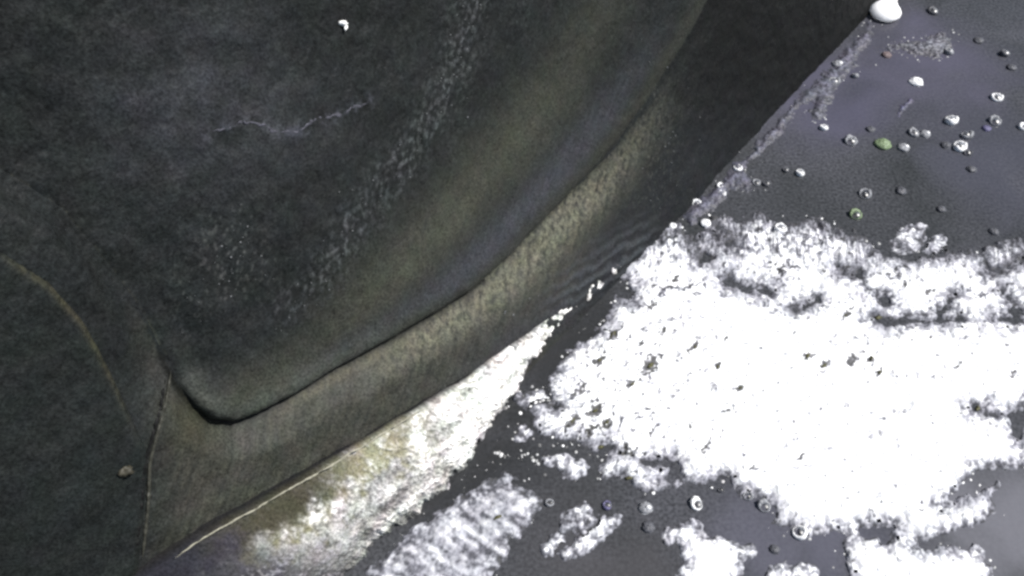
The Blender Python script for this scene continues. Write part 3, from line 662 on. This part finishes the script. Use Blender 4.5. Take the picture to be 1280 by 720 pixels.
# ================================================================== BUBBLES
BUB = [  # x, y, radius, body or ring tone, solid?, label
 (1145, 103, 9, 'bright', 1, 'brightest yellowish white bubble above the violet smear'),
 (1245, 123, 6.2, 'bright', 0, 'bright ring bubble near the right edge, highest of the bright ones there'),
 (1188, 151, 6.8, 'bright', 0, 'bright thick ring bubble in the middle of the upper right water'),
 (1243, 153, 6.5, 'soft', 0, 'fuzzy ring bubble straight below the highest bright ring at right'),
 (1279, 160, 6.5, 'bright', 0, 'bright ring bubble cut by the right edge of the picture'),
 (1030, 160, 5.6, 'bright', 0, 'thin bright ring bubble right of the lilac film'),
 (1063, 178, 7.2, 'soft', 0, 'slanted oval ring bubble left of the green bubble'),
 (1142, 167, 6, 'soft', 0, 'thin ring bubble touching a furry pale bubble'),
 (1156, 168, 8, 'soft', 1, 'furry pale solid bubble touching a thin ring bubble'),
 (1207, 170, 6.2, 'soft', 0, 'thin dark-centred ring bubble just above a brighter ring'),
 (1199, 184, 7, 'bright', 0, 'bright ring bubble with a dim bubble at its lower right'),
 (1209, 192, 5.5, 'dim', 0, 'dim bubble at the lower right of a bright ring'),
 (1103, 181, 9, 'green', 1, 'soft greenish solid bubble in the upper right water'),
 (1129, 185, 7, 'soft', 1, 'pale grey solid bubble right of the greenish one'),
 (1000, 216, 6.4, 'bright', 0, 'bright ring bubble alone between film and main raft'),
 (922, 211, 5.6, 'bright', 0, 'bright ring bubble riding the top of the waterline film'),
 (901, 234, 5.2, 'bright', 0, 'upper bubble of a bright stacked pair at the waterline'),
 (902, 243, 5.2, 'bright', 0, 'lower bubble of a bright stacked pair at the waterline'),
 (870, 255, 6.6, 'bright', 0, 'bright ring bubble against the wall left of the stacked pair'),
 (841, 283, 7, 'bright', 1, 'white solid bubble against the wall at the raft tip'),
 (1080, 244, 6.2, 'soft', 0, 'thin open ring bubble above the greenish rim bubble'),
 (945, 229, 5.5, 'soft', 0, 'left bubble of a faint pair beside the waterline film'),
 (958, 230, 5, 'dim', 0, 'right bubble of a faint pair beside the waterline film'),
 (1186, 65, 5.8, 'soft', 0, 'ring bubble at the right end of the faint film patch'),
 (1108, 69, 6, 'pink', 1, 'faint pinkish bubble at the left end of the film patch'),
 (1256, 68, 6.2, 'dim', 0, 'dim ring bubble in the top right corner'),
 (1264, 85, 6, 'dim', 1, 'dim hazy bubble under another dim ring in the top right'),
 (1166, 15, 6, 'dim', 0, 'dim ring bubble near the top edge of the picture'),
 (1223, 51, 6, 'dim', 1, 'dim hazy bubble right of the faint film patch'),
 (1047, 81, 7.5, 'soft', 1, 'fuzzy white bubble on the upper part of the waterline film'),
 (1042, 103, 6, 'soft', 0, 'left ring bubble of two under the fuzzy white one'),
 (1069, 95, 5.5, 'soft', 0, 'right ring bubble of two beside the fuzzy white one'),
 (1069, 270, 8, 'green', 0, 'greenish ring bubble at the upper rim of the main raft'),
 (882, 280, 8, 'bright', 1, 'white solid bubble at the left of the upper raft rim'),
 (975, 288, 7.5, 'bright', 0, 'white ring bubble set in the upper raft rim'),
 (1233, 161, 6, 'violet', 1, 'faint bluish bubble left of the fuzzy ring at right'),
 (1088, 162, 6, 'dim', 1, 'faint hazy bubble above the greenish solid bubble'),
 (1126, 239, 7, 'dim', 1, 'faint hazy bubble in open water above the raft'),
 (1182, 182, 6, 'dim', 1, 'faint brownish bubble left of the bright ring pair'),
 (1214, 212, 6, 'dim', 1, 'faint hazy bubble below the bright ring pair'),
 (1176, 262, 6, 'dim', 1, 'faint hazy bubble above the oval foam patch'),
 (1242, 290, 6, 'dim', 1, 'faint hazy bubble above the right part of the raft rim'),
 (982, 213, 5, 'dim', 0, 'dim bubble just left of the lone bright ring'),
 (871, 631, 8, 'bright', 0, 'clear ring bubble on dark water above the hooked raft'),
 (807, 635, 8, 'soft', 1, 'pale solid bubble on dark water between patches and hooked raft'),
 (810, 659, 9, 'dim', 1, 'dim hazy bubble below the pale solid one'),
 (759, 632, 6.2, 'violet', 0, 'violet ring bubble above the long slanted foam patch'),
 (687, 629, 6.4, 'soft', 0, 'small ring bubble between the grey raft and slanted patches'),
 (998, 666, 9, 'bright', 0, 'large ring bubble hanging on the lower edge of the main raft'),
 (955, 634, 8, 'soft', 0, 'ring bubble in the lower corner of the main raft edge'),
 (934, 621, 7, 'soft', 0, 'ring bubble beside another at the lower raft edge, the left one'),
 (968, 687, 7.5, 'dim', 1, 'dim bubble between the hooked raft and the small bottom patch'),
 (901, 613, 4, 'dim', 0, 'tiny dim bubble under the lower edge of main raft'),
]
rnd = random.Random(3)
for i, (x, y, r, kind, solid, label) in enumerate(BUB):
    P = on_water(x, y); s = r * np.linalg.norm(P - CP) / FPX
    ij = (int(np.clip((P[0] - GX[0]) / .00046, 0, len(GX) - 1)), int(np.clip((P[1] - GY[0]) / .00046, 0, len(GY) - 1)))
    P = P + np.array([0, 0, max(0, foam_top[ij] - .0003)])
    s *= rnd.uniform(.86, 1.16); ex = 1 + rnd.uniform(-.18, .18); rot = rnd.random() * 6.28
    if solid:
        V, Fl = blob_vf(s * .9, s * .85, s * .5, 18, 7, i, .16, True)
        o = mesh_obj('bubble', V + P, Fl, M_BODY_SHINE[kind], loc=P)
        if kind not in ('bright', 'soft'):
            tag(o, label, 'bubble', 'bubbles floating on the dark water'); continue
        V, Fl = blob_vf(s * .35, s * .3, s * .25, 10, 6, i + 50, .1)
        c_ = mesh_obj('glint', V + np.array((s * .3, -s * .1, s * .42)), Fl, M_BODY_SHINE['bright' if kind != 'dim' else 'soft'], o)
    else:
        V, Fl = blob_vf(s * .9, s * .9 * ex, s * .7, 16, 7, i, .02, True)
        o = mesh_obj('bubble', V + P, Fl, M_DOME, loc=P)
        V = []; Fl = []; nu_, nv_ = 24, 8; thick = rnd.uniform(.03, .16)
        for a in range(nu_):
            t = 2 * math.pi * a / nu_; rr = s * (.22 + thick * math.cos(t - rot) + .05 * math.cos(2 * t + rot)) * (1 + .35 * (rnd.random() - .5))
            for b in range(nv_):
                q = 2 * math.pi * b / nv_; R_ = s * .74 + rr * math.cos(q)
                V.append((R_ * math.cos(t), R_ * ex * math.sin(t), rr * 1.7 * math.sin(q) + rr * .8))
        for a in range(nu_):
            for b in range(nv_):
                Fl.append([a * nv_ + b, ((a + 1) % nu_) * nv_ + b, ((a + 1) % nu_) * nv_ + (b + 1) % nv_, a * nv_ + (b + 1) % nv_])
        mesh_obj('rim', V, Fl, M_BODY_SHINE[kind], o)  # reflected ring of light modelled as a pale torus
    tag(o, label, 'bubble', 'bubbles floating on the dark water')

# ================================================================== DEBRIS caught in the foam
SCR = [(766, 420, 6, 'olive scrap in the foam near the dark channel, at the raft left rim'), (813, 460, 7, 'largest dark scrap in the left part of the main raft'),
       (749, 453, 4, 'dark scrap left of the largest one in the main raft'), (790, 483, 4, 'slanted thin scrap below the largest one in the raft'),
       (744, 516, 5, 'dark scrap in the foam right of the raft notch'), (758, 531, 5, 'olive scrap low in the foam above the raft bottom cleft'),
       (716, 527, 5, 'dark scrap in the foam at the raft left end'), (750, 559, 6, 'olive scrap at the tip of the dark cleft in the raft'),
       (868, 437, 4, 'thin slanted scrap in the white middle of the raft'), (896, 462, 4, 'small slanted scrap right of the thin one mid raft'),
       (1008, 448, 6, 'olive scrap with a stalk in the bright centre of the raft'), (1029, 460, 5, 'thin upright scrap beside the olive stalked one'),
       (1087, 451, 5, 'round dark green scrap in the centre right of the raft'), (1097, 470, 4, 'tiny olive scrap under the round dark green one'),
       (924, 488, 4, 'lone yellowish scrap in the blank white lower middle'), (1097, 397, 6, 'greenish scrap at the left end of the long dark crack'),
       (1057, 396, 4, 'thin scrap left of the long dark crack'), (786, 598, 7, 'reddish olive scrap under the lower left raft lobe'),
       (1222, 511, 6, 'olive scrap at the right side of the raft'), (638, 655, 0, ''), (622, 649, 6, 'olive scrap in the hollow of the grey streaky raft')]
for i, (x, y, r, label) in enumerate(SCR):
    if not label: continue
    P = on_water(x, y); s = r * np.linalg.norm(P - CP) / FPX
    ij = (int((P[0] - GX[0]) / .00046), int((P[1] - GY[0]) / .00046)); P = P + np.array([0, 0, max(0, foam_top[ij]) + .0001])
    V, Fl = blob_vf(s * .75, s * .38, s * .28, 9, 5, 300 + i, .45)
    a = math.radians(35) + rnd.uniform(-.5, .5); ca, sa = math.cos(a), math.sin(a)
    V = V @ np.array([[ca, sa, 0], [-sa, ca, 0], [0, 0, 1]])
    tag(mesh_obj('debris_scrap', V + P, Fl, M_SCRAP, loc=P), label, 'debris', 'debris scraps caught in the foam')
